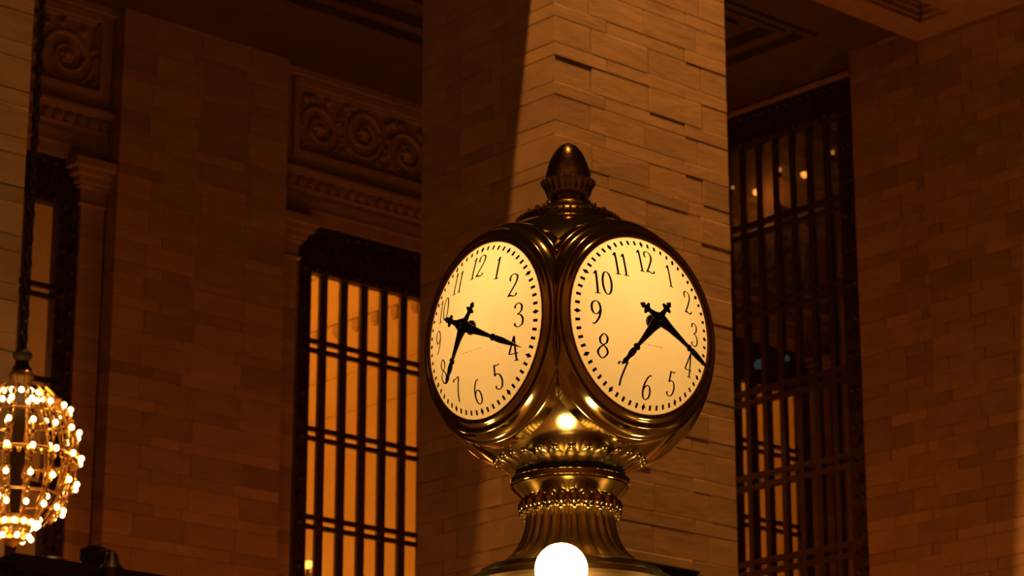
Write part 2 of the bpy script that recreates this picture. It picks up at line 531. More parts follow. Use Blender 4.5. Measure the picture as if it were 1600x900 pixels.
def entablature(parent, x0, x1, px0, px1, seed):
    """everything above one window between piers; px0..px1 is the carved panel"""
    zl = 14.80
    m = MB()
    m.box(x0, x1, YQ, 32.25, zl, 15.30)
    m.box(x0, x1, YQ, 32.25, 15.30, 15.84)
    m.box(x0, x1, YQ+0.11, 32.25, 15.84, 17.18)
    m.box(x0, px0, YQ, 32.25, 15.84, 17.18); m.box(px1, x1, YQ, 32.25, 15.84, 17.18)
    m.box(x0, x1, YQ, 32.25, 17.18, CEIL_Z)
    m.build('entablature', M['plaster'], parent)
    # string courses (long horizontal mouldings)
    for (z0, z1, d) in ((14.99, 15.03, 0.035), (15.03, 15.22, 0.02), (15.31, 15.335, 0.05), (15.535, 15.58, 0.085), (15.58, 15.64, 0.12), (17.20, CEIL_Z, 0.12)):
        MB().box(x0, x1, YQ - d, YQ + 0.02, z0, z1).build('string_moulding', M['plaster'], parent)
    relief(parent, px0, px1, 15.84, 17.18, seed)
    # leaf-and-dart moulding, leaf by leaf
    lf = MB()
    rows = []
    for i in range(7):
        t = i / 6
        hw = 0.082 * math.sin(PI * (0.18 + 0.72*t)) ** 0.7
        z = -0.095 + 0.19*t
        dep = 0.02 + 0.055 * math.sin(PI*(0.15 + 0.7*t))
        rows.append([(-hw, 0.01, z), (-hw*0.6, -dep*0.8, z), (-hw*0.2, -dep, z), (0, -dep*0.7, z), (hw*0.2, -dep, z), (hw*0.6, -dep*0.8, z), (hw, 0.01, z)])
    lf.grid(rows)
    me = lf.mesh('moulding_leaf', M['plaster'], 50)
    n = int((x1 - x0) / 0.20)
    for i in range(n):
        place('moulding_leaf', me, parent, (x0 + 0.10 + i * (x1 - x0 - 0.2) / max(1, n - 1), YQ - 0.005, 15.435))

def capital(parent, x0, x1, side):
    """impost block on a pilaster; side +1 projects towards +X, -1 towards -X"""
    prof = [(14.14, 14.18, 0.05), (14.18, 14.40, 0.02), (14.40, 14.46, 0.07), (14.46, 14.56, 0.12), (14.56, 14.66, 0.20), (14.66, 14.80, 0.27)]
    root = None
    for i, (a, b, d) in enumerate(prof):
        xa = x0 - (d if side < 0 else 0); xb = x1 + (d if side > 0 else 0)
        me = block_mesh(xb - xa, 0.45 + d, b - a, M['plaster'], 0.008)
        if root is None:
            root = place('pilaster_capital', me, parent, ((xa+xb)/2, YQ + (0.45 - d)/2, (a+b)/2))
            base = Vector(root.location)
        else:
            place('capital_course', me, root, Vector(((xa+xb)/2, YQ + (0.45 - d)/2, (a+b)/2)) - base)

def wall_left():
    m = MB()
    t = 0.02
    m.box(PX0+t, PX1-t, YP+t, 32.25, 0, CEIL_Z)                 # pier
    m.box(10.0, 30.6, YQ+t, 32.25, 0, WZ0)                      # wall below the windows
    m.box(PX0-0.43+t, PX0, YQ+t, 32.25, WZ0, 14.16)             # pilasters
    m.box(PX1, 24.18-t, YQ+t, 32.25, WZ0, 14.16)
    m.box(27.95, 30.6, YQ, 32.25, WZ0, CEIL_Z)
    root = m.build('wall_left', M['joint'])
    tag(root, 'dim orange stone wall with carved frieze and tall windows', 'wall', kind='structure')
    for (lo, hi, tall, k) in courses(WZ0, CEIL_Z):
        j = jit(0.06)
        xs = [0, 0.55+j, 1.45+j, 2.38+j, PX1-PX0] if tall else [0, 0.80+j, 1.32+j, 2.30+j, PX1-PX0]
        for a, b in zip(xs[:-1], xs[1:]):
            stone(root, PX0+a, PX0+b, YP, YP+0.28, lo, hi, M['stone_dim'], 0, jit(0.002))
        if hi < 14.2:
            stone(root, PX0-0.43, PX0-0.005, YQ, YQ+0.3, lo, hi, M['stone_dim'], 0, jit(0.003))
            stone(root, PX1+0.005, 24.18, YQ, YQ+0.3, lo, hi, M['stone_dim'], 0, jit(0.003))
    capital(root, PX0-0.43, PX0, -1)
    capital(root, PX1, 24.18, +1)
    entablature(root, PX1, 28.6, 24.02, 27.9, 11)
    entablature(root, 16.0, PX0, 17.0, 20.47, 23)
wall_left()

# ---- right wall (faces -X): respond pier and window wall
XP, XQ, XG = 29.50, 30.05, 30.20
def wall_right():
    m = MB(); t = 0.02
    m.box(XP+t, 30.6, 19.5, 23.53-t, 0, BEAM_Z)
    m.box(XQ+t, 30.6, 23.5, 25.35-t, 0, CEIL_Z)
    m.box(XQ, 30.6, 25.33, 31.9, 16.91, CEIL_Z)
    m.box(XQ, 30.6, 29.66, 31.9, 0, CEIL_Z)
    m.box(XQ, 30.6, 25.33, 29.7, 0, 6.8)
    m.box(XP, 30.6, 19.5, 23.0, BEAM_Z, 19)
    root = m.build('wall_right', M['joint'])
    tag(root, 'dim stone wall at the right with a tall dark window', 'wall', kind='structure')
    MB().box(XQ-0.04, XQ+0.02, 25.35, 29.66, 16.91, 16.97).build('lintel_moulding', M['plaster'], root)
    for (lo, hi, tall, k) in courses(WZ0, CEIL_Z):
        j = jit(0.06)
        hi2 = min(hi, BEAM_Z)
        if hi2 - lo > 0.05:
            ys = [19.5, 20.3, 21.2, 22.05+j, 22.75+j, 23.53] if tall else [19.5, 20.7, 21.75+j, 22.55+j, 23.2+j, 23.53]
            for a, b in zip(ys[:-1], ys[1:]):
                stone_y(root, XP, XP+0.3, a, b, lo, hi2, M['stone_dim'], jit(0.004), 0)
        ys = [23.55, 24.45+j, 25.35] if tall else [23.55, 24.1+j, 24.8+j, 25.35]
        for a, b in zip(ys[:-1], ys[1:]):
            stone_y(root, XQ, XQ+0.3, a, b, lo, hi, M['stone_dim'], jit(0.004), 0)
wall_right()

# ---- windows: bronze frame, bars, double rails, panes
def window_y(name, label, edge, bars, frame_w, z0, open_top, top, rails, flip, right):
    """window in a Y plane. bars = X positions of the bars between x = edge and right."""
    root = bpy.data.objects.new(name, None); COL.objects.link(root)
    root.location = ((edge+right)/2, YG, z0)
    tag(root, label, 'window', kind='structure')
    O = Vector(root.location)
    def bx(nm, x0, x1, y0, y1, za, zb, mat, par=root, ofs=None):
        c = Vector(((x0+x1)/2, (y0+y1)/2, (za+zb)/2))
        o = MB().box(-(x1-x0)/2, (x1-x0)/2, -(y1-y0)/2, (y1-y0)/2, -(zb-za)/2, (zb-za)/2).build(nm, mat, par)
        o.location = c - (O if ofs is None else ofs)
        return o, c
    fs = []
    for (a, b) in ((edge - frame_w, edge), (right, right + frame_w)):
        o, c = bx('side_frame', a, b, YG-0.10, YG+0.08, z0, top, M['bronze']); fs.append((o, c, a, b))
    o, c = bx('top_frame', edge, right, YG-0.10, YG+0.08, open_top, top, M['bronze'])
    # ornament on the frame
    me = MB().ball((0, 0, 0), 0.055, 8, 5, (1, 0.6, 1)).mesh('rosette', M['bronze'], 60)
    ml = MB().tube([(-0.1, 0, 0), (-0.04, -0.03, 0.07), (0.04, -0.03, -0.07), (0.1, 0, 0)], 0.022, 5).mesh('leaf_scroll', M['bronze'], 60)
    n = int((right - edge) / 0.2)
    for i in range(n):
        for z in (open_top + 0.07, top - 0.07):
            place('rosette', me, o, (-(right-edge)/2 + 0.1 + i*(right-edge-0.2)/max(1, n-1), -0.10, z - c.z))
        place('leaf_scroll', ml, o, (-(right-edge)/2 + 0.1 + i*(right-edge-0.2)/max(1, n-1), -0.10, (open_top+top)/2 - c.z))
    for (o, c, a, b) in fs:
        k = int((top - z0) / 0.34)
        for i in range(k):
            place('rosette' if i % 2 else 'leaf_scroll', me if i % 2 else ml, o, (0, -0.10, z0 + 0.17 + i*0.34 - c.z), None, )
    for x in bars:
        bx('bar', x-0.074, x+0.074, YG-0.01, YG+0.05, z0, open_top, M['bars'])
    for z in rails:
        for dz in (-0.075, 0.075):
            bx('rail', edge, right, YG-0.015, YG+0.045, z+dz-0.038, z+dz+0.038, M['bars'])
    bx('sill', edge - frame_w, right + frame_w, YG-0.2, YG+0.1, z0-0.15, z0, M['bronze'])
    xs = [edge] + list(bars) + [right]
    zs = [z0] + sorted(rails) + [open_top]
    for a, b in zip(xs[:-1], xs[1:]):
        for c, d in zip(zs[:-1], zs[1:]):
            bx('pane', a+0.01, b-0.01, YG+0.052, YG+0.058, c+0.01, d-0.01, M['pane'])
    return root

RAILS_L = [12.853, 11.434, 10.037, 8.64]
window_y('window_2', 'tall barred window glowing orange between stone pier and central pillar', 24.52,
         [24.845 + 0.412*i for i in range(8)], 0.25, 7.45, 14.02, 14.79, RAILS_L, False, 28.02 - 0.25)
window_y('window_1', 'narrow slice of orange-lit window behind the chandelier chain', 16.9,
         [17.34 + 0.412*i for i in range(6)], 0.20, 7.45, 14.08, 14.79, [12.76, 11.36, 9.96, 8.56], False, 19.84)
# broad carved bronze jamb of window_1 right of its panes
def jamb():
    o = MB().box(-0.06, 0.06, -0.09, 0.09, -3.6, 3.7).build('trim_2', M['bronze'])
    o.location = (20.10, YG - 0.02, 11.09)
    tag(o, 'ornate dark bronze jamb strip beside the chandelier chain window', 'trim', kind='structure')
    me = MB().ball((0, 0, 0), 0.05, 8, 5, (1, 0.6, 1)).mesh('rosette', M['bronze'], 60)
    for i in range(24):
        place('rosette', me, o, (0, -0.09, -3.4 + i*0.3))
jamb()

def window_x():
    root = bpy.data.objects.new('window_3', None); COL.objects.link(root)
    e, z0, open_top, top = 25.675, 6.95, 16.36, 16.91
    bars = [26.035 + 0.362*i for i in range(10)]
    right = bars[-1] + 0.36
    root.location = (XG, e, z0)
    tag(root, 'tall dark barred window in the right wall reflecting orange light', 'window', kind='structure')
    O = Vector(root.location)
    def bx(nm, y0, y1, x0, x1, za, zb, mat):
        c = Vector(((x0+x1)/2, (y0+y1)/2, (za+zb)/2))
        o = MB().box(-(x1-x0)/2, (x1-x0)/2, -(y1-y0)/2, (y1-y0)/2, -(zb-za)/2, (zb-za)/2).build(nm, mat, root)
        o.location = c - O
        return o, c
    me = MB().ball((0, 0, 0), 0.05, 8, 5, (0.6, 1, 1)).mesh('rosette', M['bronze'], 60)
    ml = MB().tube([(0, -0.09, 0), (-0.03, -0.04, 0.07), (-0.03, 0.04, -0.07), (0, 0.09, 0)], 0.02, 5).mesh('leaf_scroll', M['bronze'], 60)
    o, c = bx('side_frame', e-0.32, e, XG-0.10, XG+0.08, z0, top, M['bronze'])
    k = int((top - z0)/0.28)
    for i in range(k):
        for dy in (-0.07, 0.07):
            if i % 2: place('rosette', me, o, (-0.09, dy, z0 + 0.15 + i*0.28 - c.z))
        if i % 2 == 0: place('leaf_scroll', ml, o, (-0.09, 0, z0 + 0.15 + i*0.28 - c.z))
    bx('side_frame', right, right+0.25, XG-0.10, XG+0.08, z0, top, M['bronze'])
    o, c = bx('top_frame', e, right, XG-0.10, XG+0.08, open_top, top, M['bronze'])
    n = 24
    for i in range(n):
        for z in (open_top + 0.05, top - 0.06):
            place('rosette', me, o, (-0.09, -(right-e)/2 + 0.1 + i*(right-e-0.2)/(n-1), z - c.z))
    for y in bars:
        bx('bar', y-0.05, y+0.05, XG+0.005, XG+0.05, z0, open_top, M['bars'])
    rails = [14.945, 13.572, 12.185, 10.81, 9.44, 8.07]
    for z in rails:
        for dz in (-0.085, 0.085):
            bx('rail', e, right, XG+0.0, XG+0.045, z+dz-0.045, z+dz+0.045, M['bars'])
    # inner mullion strip by the jamb
    bx('inner_mullion', e + 0.0, e + 0.07, XG-0.04, XG+0.04, z0, open_top, M['bars'])
    ys = [e+0.07] + bars + [right]; zs = [z0] + sorted(rails) + [open_top]
    for a, b in zip(ys[:-1], ys[1:]):
        for c_, d in zip(zs[:-1], zs[1:]):
            bx('pane', a+0.01, b-0.01, XG+0.052, XG+0.058, c_+0.01, d-0.01, M['pane_dark'])
window_x()

# ---- rooms behind the windows
def room_left():
    m = MB()
    m.box(28.60, 28.9, 32.25, 42.0, 4.0, 18.6)     # wall seen through window_2
    root = m.build('wall_room', M['room'])
    tag(root, 'bright orange inner wall seen through the barred window beside the central pillar', 'wall', kind='structure')
    MB().box(22.55, 22.85, 32.25, 42.0, 4.0, 18.6).build('partition', M['room'], root)
    MB().box(16.0, 28.6, 41.8, 42.0, 4.0, 18.6).build('end_wall', M['room'], root)
    MB().box(16.0, 28.9, 32.25, 42.0, 18.4, 18.6).build('room_ceiling', M['room'], root)
    MB().box(16.0, 28.9, 32.25, 42.0, 4.0, 4.2).build('room_floor', M['room'], root)
    MB().box(15.8, 16.0, 32.25, 42.0, 4.0, 18.6).build('outer_wall', M['room'], root)
    # picture rail with small brackets, low relief bands
    for z, d, h in ((14.90, 0.05, 0.03), (15.9, 0.05, 0.12), (16.3, 0.08, 0.10), (13.9, 0.02, 0.04), (13.2, 0.02, 0.03)):
        MB().box(28.6-d, 28.6, 32.3, 41.8, z, z+h).build('wall_band', M['room'], root)
    me = MB().box(-0.06, 0.0, -0.085, 0.085, -0.06, 0.10).box(-0.04, 0.0, -0.055, 0.055, -0.12, -0.06).mesh('bracket', M['plaster'])
    for i in range(12):
        place('bracket', me, root, (28.6, 33.06 + 0.545*i, 14.77))
room_left()

def room_right():
    m = MB()
    m.box(34.5, 34.7, 24.0, 36.0, 5.0, 19.0)
    m.box(30.6, 34.7, 35.8, 36.0, 5.0, 19.0)
    m.box(30.6, 34.7, 24.0, 24.2, 5.0, 19.0)
    m.box(30.6, 34.7, 24.0, 36.0, 18.6, 19.0)
    m.box(30.6, 34.7, 24.0, 36.0, 5.0, 5.2)
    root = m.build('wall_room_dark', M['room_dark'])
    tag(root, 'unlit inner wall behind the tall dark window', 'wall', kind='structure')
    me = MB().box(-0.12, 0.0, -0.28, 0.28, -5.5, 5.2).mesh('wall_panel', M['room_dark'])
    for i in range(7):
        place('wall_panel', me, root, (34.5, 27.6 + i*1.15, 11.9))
room_right()

# ================================================================== CLOCK
CLK = Vector((6.183, 6.543, 4.156))
RB = 0.484        # ball radius
DR = 0.3085        # dial radius
DD = 0.378        # distance of the dial rim plane from the centre
DOME = 0.058
BASE_DZ = -0.86

clock = thing('four_faced_clock', (CLK.x, CLK.y, CLK.z + BASE_DZ), 'brass ball clock with glowing opal faces and acorn finial', 'clock', None, math.radians(-3.4))
LZ = -BASE_DZ     # ball centre in local z

def clock_body():
    # ball shell with four round openings
    m = MB()
    NU, NV = 192, 96
    def P(i, j):
        t = PI * i / NV; a = 2*PI*j/NU
        return Vector((RB*math.sin(t)*math.cos(a), RB*math.sin(t)*math.sin(a), RB*math.cos(t)))
    bm = bmesh.new()
    vs = {}
    for i in range(NV + 1):
        for j in range(NU):
            vs[i, j] = bm.verts.new(P(max(i, 0.02) if i == 0 else min(i, NV - 0.02), j) + Vector((0, 0, LZ - 0.012)))
    for i in range(NV):
        for j in range(NU):
            c = (P(i, j) + P(i+1, j+1)) / 2
            if c.z > RB*0.965 or c.z < -RB*0.90: continue
            hole = False
            for n in (Vector((1, 0, 0)), Vector((-1, 0, 0)), Vector((0, 1, 0)), Vector((0, -1, 0))):
                d = c.dot(n)
                if d > 0.2 and (c - n*d).length < 0.374: hole = True
            if not hole:
                k = (j+1) % NU
                bm.faces.new((vs[i, j], vs[i+1, j], vs[i+1, k], vs[i, k]))
    for v in [v for v in bm.verts if not v.link_faces]: bm.verts.remove(v)
    bmesh.ops.recalc_face_normals(bm, faces=bm.faces)
    for nm, sg in (('upper_shell', 1), ('lower_shell', -1)):
        b2 = bm.copy()
        bmesh.ops.delete(b2, geom=[f for f in b2.faces if (f.calc_center_median().z - LZ + 0.012) * sg < 0], context='FACES')
        me = bpy.data.meshes.new(nm); b2.to_mesh(me); b2.free()
        me.materials.append(M['brass'])
        for p in me.polygons: p.use_smooth = True
        place(nm, me, clock)
    bm.free()

    # cap plate and studs
    cap = MB().lathe([(0.0, 0.540), (0.070, 0.540), (0.085, 0.520), (0.098, 0.508), (0.105, 0.495), (0.135, 0.483), (0.175, 0.466), (0.186, 0.455), (0.190, 0.444), (0.182, 0.434), (0.150, 0.44)], 72, (0, 0, LZ)).build('cap_plate', M['brass_dull'], clock, True)
    st = MB()
    for i in range(16):
        a = 2*PI*i/16
        st.ball((0.142*math.cos(a), 0.142*math.sin(a), LZ + 0.484), 0.009, 8, 5)
    for i in range(48):
        a = 2*PI*i/48
        st.ball((0.186*math.cos(a), 0.186*math.sin(a), LZ + 0.455), 0.0055, 6, 4)
    for i in range(14):
        a = 2*PI*i/14
        st.ball((0.074*math.cos(a), 0.074*math.sin(a), LZ + 0.525), 0.009, 8, 5)
    tag(st.build('stud_ring', M['brass'], cap, True), kind='stuff')

    # acorn finial
    fin = MB().lathe([(0.0, 0.753), (0.016, 0.750), (0.034, 0.738), (0.051, 0.716), (0.064, 0.690), (0.074, 0.660), (0.080, 0.632), (0.082, 0.608), (0.078, 0.594)], 48, (0, 0, LZ)).build('finial', M['brass_dull'], clock, True)
    cup = MB()
    def scallop(r, z, a):
        return r * (1 + 0.030 * math.cos(22*a)) if z > 0.585 else r * (1 + 0.018*math.cos(22*a))
    cup.lathe([(0.066, 0.544), (0.073, 0.549), (0.079, 0.560), (0.083, 0.573), (0.088, 0.586), (0.095, 0.596), (0.099, 0.602), (0.093, 0.606), (0.078, 0.602)], 176, (0, 0, LZ), scallop)
    cup.build('leaf_cup', M['brass_dull'], fin, True)
    nk = MB().lathe([(0.070, 0.502), (0.074, 0.509), (0.068, 0.516), (0.066, 0.522), (0.073, 0.529), (0.075, 0.536), (0.068, 0.542), (0.064, 0.548)], 48, (0, 0, LZ))
    nk.build('neck_rings', M['brass_dull'], fin, True)

    # gadrooned collar below the ball
    def gad(r, z, a):
        k = max(0.0, min(1.0, (z + 0.465) / 0.04))
        return r * (1 + (0.030 + 0.025*k) * (abs(math.cos(14*a)) - 0.6))
    col = MB().lathe([(0.180, -0.467), (0.190, -0.463), (0.206, -0.455), (0.222, -0.446), (0.236, -0.437), (0.246, -0.429), (0.249, -0.422), (0.243, -0.416), (0.225, -0.42)], 224, (0, 0, LZ), gad).build('gadrooned_collar', M['brass_satin'], clock, True)
    bead = MB().ball((0, 0, 0), 0.0165, 10, 7, (1, 1, 0.9)).mesh('bead', M['brass'], True)
    for i in range(28):
        a = 2*PI*i/28
        place('bead', bead, col, (0.252*math.cos(a), 0.252*math.sin(a), LZ - 0.418))
    MB().lathe([(0.193, -0.486), (0.193, -0.464), (0.184, -0.460)], 64, (0, 0, LZ)).build('shadow_gap', M['black'], clock, True)  # black band painting the shade in the gap below the collar
    MB().lathe([(0.05, -0.481), (0.195, -0.481), (0.205, -0.483), (0.2085, -0.487), (0.2085, -0.505), (0.202, -0.509), (0.204, -0.515), (0.195, -0.526), (0.172, -0.549), (0.160, -0.562), (0.150, -0.570)], 96, (0, 0, LZ)).build('disc', M['brass'], clock, True)
    # ring of egg-shaped beads with small drops under them
    rg = MB().lathe([(0.150, -0.566), (0.166, -0.572), (0.168, -0.600), (0.150, -0.606)], 72, (0, 0, LZ)).build('bead_ring', M['brass_satin'], clock, True)
    egg = MB().ball((0, 0, 0), 0.0215, 12, 8, (1, 1, 1.2)).mesh('bead', M['brass'], True)
    for i in range(23):
        a = 2*PI*i/23
        place('bead', egg, rg, (0.161*math.cos(a), 0.161*math.sin(a), LZ - 0.582))
    dr = MB()
    for i in range(23):
        a = 2*PI*i/23
        for da, dz in ((-0.06, 0.0), (0.06, 0.0), (0.0, -0.008)):
            dr.ball((0.170*math.cos(a+da), 0.170*math.sin(a+da), LZ - 0.604 + dz), 0.0085, 7, 5)
    tag(dr.build('drop_row', M['brass'], rg, True), kind='stuff')
    # fluted flaring stem
    def flute(r, z, a):
        return r * (1 + 0.075 * (abs(math.cos(13*a)) ** 0.7 - 0.5))
    prof = [(0.150, -0.570), (0.150, -0.612), (0.151, -0.630), (0.154, -0.655), (0.160, -0.680), (0.169, -0.705), (0.181, -0.728), (0.197, -0.750), (0.216, -0.768), (0.240, -0.784), (0.266, -0.797), (0.292, -0.806)]
    MB().lathe(prof, 312, (0, 0, LZ), flute).build('fluted_stem', M['stem_brass'], clock, True)
    MB().lathe([(0.27, -0.800), (0.300, -0.803), (0.312, -0.808), (0.316, -0.815), (0.31, -0.822), (0.34, -0.832), (0.36, -0.842), (0.36, -0.860), (0.0, -0.860)], 96, (0, 0, LZ)).build('base_plate', M['brass_satin'], clock, True)
clock_body()

# ---- numerals: strokes of a thick-and-thin pen
def catmull(pts, n=9):
    if len(pts) == 2:
        return [tuple(pts[0][i] + (pts[1][i]-pts[0][i])*k/8 for i in (0, 1)) for k in range(9)]
    P = [Vector((p[0], p[1])) for p in pts]
    P = [2*P[0]-P[1]] + P + [2*P[-1]-P[-2]]
    out = []
    for i in range(1, len(P)-2):
        for k in range(n):
            t = k/n
            a, b, c, d = P[i-1], P[i], P[i+1], P[i+2]
            q = 0.5*((2*b) + (c-a)*t + (2*a-5*b+4*c-d)*t*t + (3*b-a-3*c+d)*t*t*t)
            out.append((q.x, q.y))
    out.append((P[-2].x, P[-2].y))
    return out
def ell(cx, cy, rx, ry):
    return [(cx + rx*math.sin(2*PI*i/28), cy + ry*math.cos(2*PI*i/28)) for i in range(29)]
SIX = [(.42, .95), (.34, .97), (.22, .86), (.10, .62), (.06, .34), (.12, .09), (.26, .0), (.41, .09), (.45, .29), (.39, .49), (.27, .56), (.14, .49), (.07, .36)]
GLY = {
    '0': [('raw', ell(.25, .5, .20, .50))],
    '1': [('c', [(.25, 0), (.25, 1)]), ('c', [(.25, .99), (.19, .90), (.12, .85)]), ('c', [(.12, .0), (.38, .0)])],
    '2': [('c', [(.12, .70), (.07, .80), (.12, .95), (.27, 1), (.42, .90), (.43, .70), (.32, .46), (.14, .17), (.03, .02)]), ('c', [(.03, .02), (.14, .08), (.30, .01), (.42, .03), (.48, .13)]), ('c', [(.10, .045), (.40, .015)])],
    '3': [('c', [(.08, .80), (.10, .93), (.25, 1), (.40, .90), (.40, .70), (.30, .58), (.18, .54)]), ('c', [(.18, .54), (.36, .48), (.46, .28), (.40, .07), (.22, 0), (.07, .07), (.08, .17)])],
    '4': [('c', [(.36, 1), (.20, .66), (.02, .28)]), ('c', [(.02, .28), (.50, .28)]), ('c', [(.36, 1), (.36, 0)]), ('c', [(.24, .0), (.48, .0)])],
    '5': [('c', [(.14, .99), (.28, .96), (.43, 1.0)]), ('c', [(.14, .99), (.12, .75), (.09, .55)]), ('c', [(.09, .55), (.22, .62), (.38, .55), (.45, .33), (.38, .09), (.22, 0), (.07, .06), (.07, .16)])],
    '6': [('c', SIX)],
    '7': [('c', [(.04, .84), (.06, .95), (.20, .94), (.34, .99), (.47, 1)]), ('c', [(.47, 1), (.34, .66), (.24, .30), (.21, 0)])],
    '8': [('c', [(.25, .54), (.11, .64), (.09, .84), (.25, 1), (.41, .86), (.39, .66), (.25, .54), (.09, .40), (.04, .20), (.25, 0), (.46, .20), (.41, .40), (.25, .54)])],
    '9': [('c', [(.5 - x, 1 - y) for x, y in SIX])],
}
ADV = {'1': 0.40}
DOME_R = (DR*DR + DOME*DOME) / (2*DOME)
def dome(u, v):
    q = max(0.0, DOME_R*DOME_R - u*u - v*v)
    return DD + math.sqrt(q) - (DOME_R - DOME)
def on_dial(u, v, lift=0.0012):
    # local dial frame: x right, z up, outward is -y
    return (u, -(dome(u, v) + lift), v)

def stroke(m, pts, scale, ox, oy, thin, thick):
    n = len(pts)
    rows = []
    for i in range(n):
        a = pts[max(i-1, 0)]; b = pts[min(i+1, n-1)]
        dx, dy = b[0]-a[0], b[1]-a[1]
        L = math.hypot(dx, dy) or 1e-6
        dx /= L; dy /= L
        w = thin + (thick - thin) * abs(dy) ** 2.0
        nx, ny = -dy*w/2, dx*w/2
        rows.append([on_dial(ox + (pts[i][0]+nx)*scale, oy + (pts[i][1]+ny)*scale), on_dial(ox + (pts[i][0]-nx)*scale, oy + (pts[i][1]-ny)*scale)])
    m.grid(rows)

def numeral_mesh(txt, cu, cv, h):
    m = MB()
    w = sum(ADV.get(c, 0.52) for c in txt)
    x = -w/2
    for c in txt:
        a = ADV.get(c, 0.52)
        for kind, pts in GLY[c]:
            pp = pts if kind == 'raw' else catmull(pts)
            gx = x + (a - 0.5)/2
            stroke(m, pp, h, cu + gx*h, cv - 0.5*h, 0.042, 0.100)
        x += a
    return m

dial_meshes = []
def make_dial():
    rows = []
    n = 96
    for i in range(15):
        r = DR * 1.01 * i / 14
        r = max(r, 0.0005)
        rows.append([(r*math.cos(2*PI*j/n), -dome(r, 0), r*math.sin(2*PI*j/n)) for j in range(n)])
    me = MB().grid(rows, True).mesh('dial', M['dial'], True)
    root = place('dial', me, clock)
    root['label'] = 'glowing opal glass clock face'
    for hnum in range(1, 13):
        a = hnum * PI/6
        R = 0.222
        m = numeral_mesh(str(hnum), R*math.sin(a), R*math.cos(a), 0.082)
        m.build('numeral', M['ink'], root)
    t = MB()
    for k in range(60):
        a = k*PI/30
        er = (math.sin(a), math.cos(a)); et = (math.cos(a), -math.sin(a))
        def q(r, s, lift=0.0015):
            return on_dial(er[0]*r + et[0]*s, er[1]*r + et[1]*s, lift)
        if k % 5 == 0:
            t.cap([q(0.275, 0), q(0.288, 0.0082), q(0.301, 0), q(0.288, -0.0082)])
        else:
            t.cap([q(0.280, -0.0050), q(0.280, 0.0050), q(0.2965, 0.0050), q(0.2965, -0.0050)])
    tag(t.build('minute_track', M['ink'], root), kind='stuff')
    # faint maker's marks under the hub, too small to read
    mk = MB()
    x = -0.055
    rr = random.Random(5)
    while x < 0.05:
        L = rr.uniform(0.006, 0.016)
        mk.cap([on_dial(x, -0.082, 0.0012), on_dial(x+L, -0.082, 0.0012), on_dial(x+L, -0.0806, 0.0012), on_dial(x, -0.0806, 0.0012)])
        x += L + rr.uniform(0.003, 0.007)
    tag(mk.build('maker_marks', M['amber'], root), kind='stuff')
    # hands
    def hand(name, prof, ang, w0, wtip, tlen):
        m = MB()
        er = (math.sin(ang), math.cos(ang)); et = (math.cos(ang), -math.sin(ang))
        front, back = [], []
        for (t_, hw) in prof:
            hw *= 1.22
            f = max(0.0, t_ / tlen)
            w = w0 + (wtip - w0) * f ** 1.3
            row_f = []; row_b = []
            for s in (-1, 0, 1):
                u = er[0]*t_ + et[0]*hw*s; v = er[1]*t_ + et[1]*hw*s
                lift = 0.0025 if s == 0 else 0.0
                row_f.append((u, -(w + 0.002 + lift), v)); row_b.append((u, -(w - 0.002), v))
            front.append(row_f + row_b[::-1])
        m.grid(front, True)
        m.cap(front[0]); m.cap(front[-1], True)
        m.build(name, M['black'], root)
    tail = [(-0.098, 0.0006), (-0.090, 0.006), (-0.083, 0.009), (-0.078, 0.0045), (-0.074, 0.007), (-0.070, 0.0165), (-0.063, 0.0175), (-0.058, 0.008), (-0.052, 0.006), (-0.030, 0.009), (-0.014, 0.015), (0.0, 0.020), (0.016, 0.018)]
    minute = tail + [(0.05, 0.0125), (0.10, 0.0085), (0.155, 0.0050), (0.160, 0.0095), (0.168, 0.0100), (0.173, 0.0055), (0.180, 0.0085), (0.205, 0.0090), (0.240, 0.0064), (0.272, 0.0030), (0.297, 0.0006)]
    hour = [(t_*0.92, w) for t_, w in tail] + [(0.045, 0.0125), (0.085, 0.0085), (0.125, 0.0050), (0.130, 0.0105), (0.138, 0.0110), (0.143, 0.0055), (0.150, 0.0090), (0.166, 0.0095), (0.185, 0.0055), (0.200, 0.0075), (0.208, 0.0060), (0.220, 0.0006)]
    W0 = DD + 0.103
    hand('hour_hand', hour, math.radians(218.5), W0 - 0.010, DD + 0.062, 0.213)
    hand('minute_hand', minute, math.radians(115.5), W0, DD + 0.058, 0.297)
    hb = MB()
    ring = []
    for (r, w) in ((0.026, DD+DOME-0.004), (0.024, DD+DOME+0.006), (0.012, DD+DOME+0.012), (0.011, W0+0.004), (0.009, W0+0.008), (0.0005, W0+0.009)):
        ring.append([(r*math.cos(2*PI*j/20), -w, r*math.sin(2*PI*j/20)) for j in range(20)])
    hb.grid(ring, True)
    hb.build('hub', M['black'], root, True)
    # bezel
    prof = [(0.306, 0.366), (0.3075, 0.378), (0.311, 0.382), (0.320, 0.384), (0.327, 0.381), (0.331, 0.373), (0.338, 0.367), (0.346, 0.366), (0.350, 0.370), (0.355, 0.369), (0.358, 0.362), (0.362, 0.350), (0.370, 0.337), (0.378, 0.328), (0.383, 0.327), (0.388, 0.323), (0.390, 0.316), (0.393, 0.300), (0.396, 0.280)]
    rows = [[(max(-d, min(d, r*math.cos(2*PI*j/128))), -d, r*math.sin(2*PI*j/128)) for j in range(128)] for (r, d) in prof]
    bz = MB().grid(rows, True).build('bezel', M['brass'], clock, 60)
    return root, bz
d0, b0 = make_dial()
d0.location = (0, 0, LZ - 0.012); b0.location = (0, 0, LZ - 0.012)
for k in range(1, 4):
    c = copy_tree(d0, clock); c.rotation_euler = (0, 0, -k*PI/2)
    b = b0.copy(); COL.objects.link(b); b.parent = clock; b.rotation_euler = (0, 0, -k*PI/2)
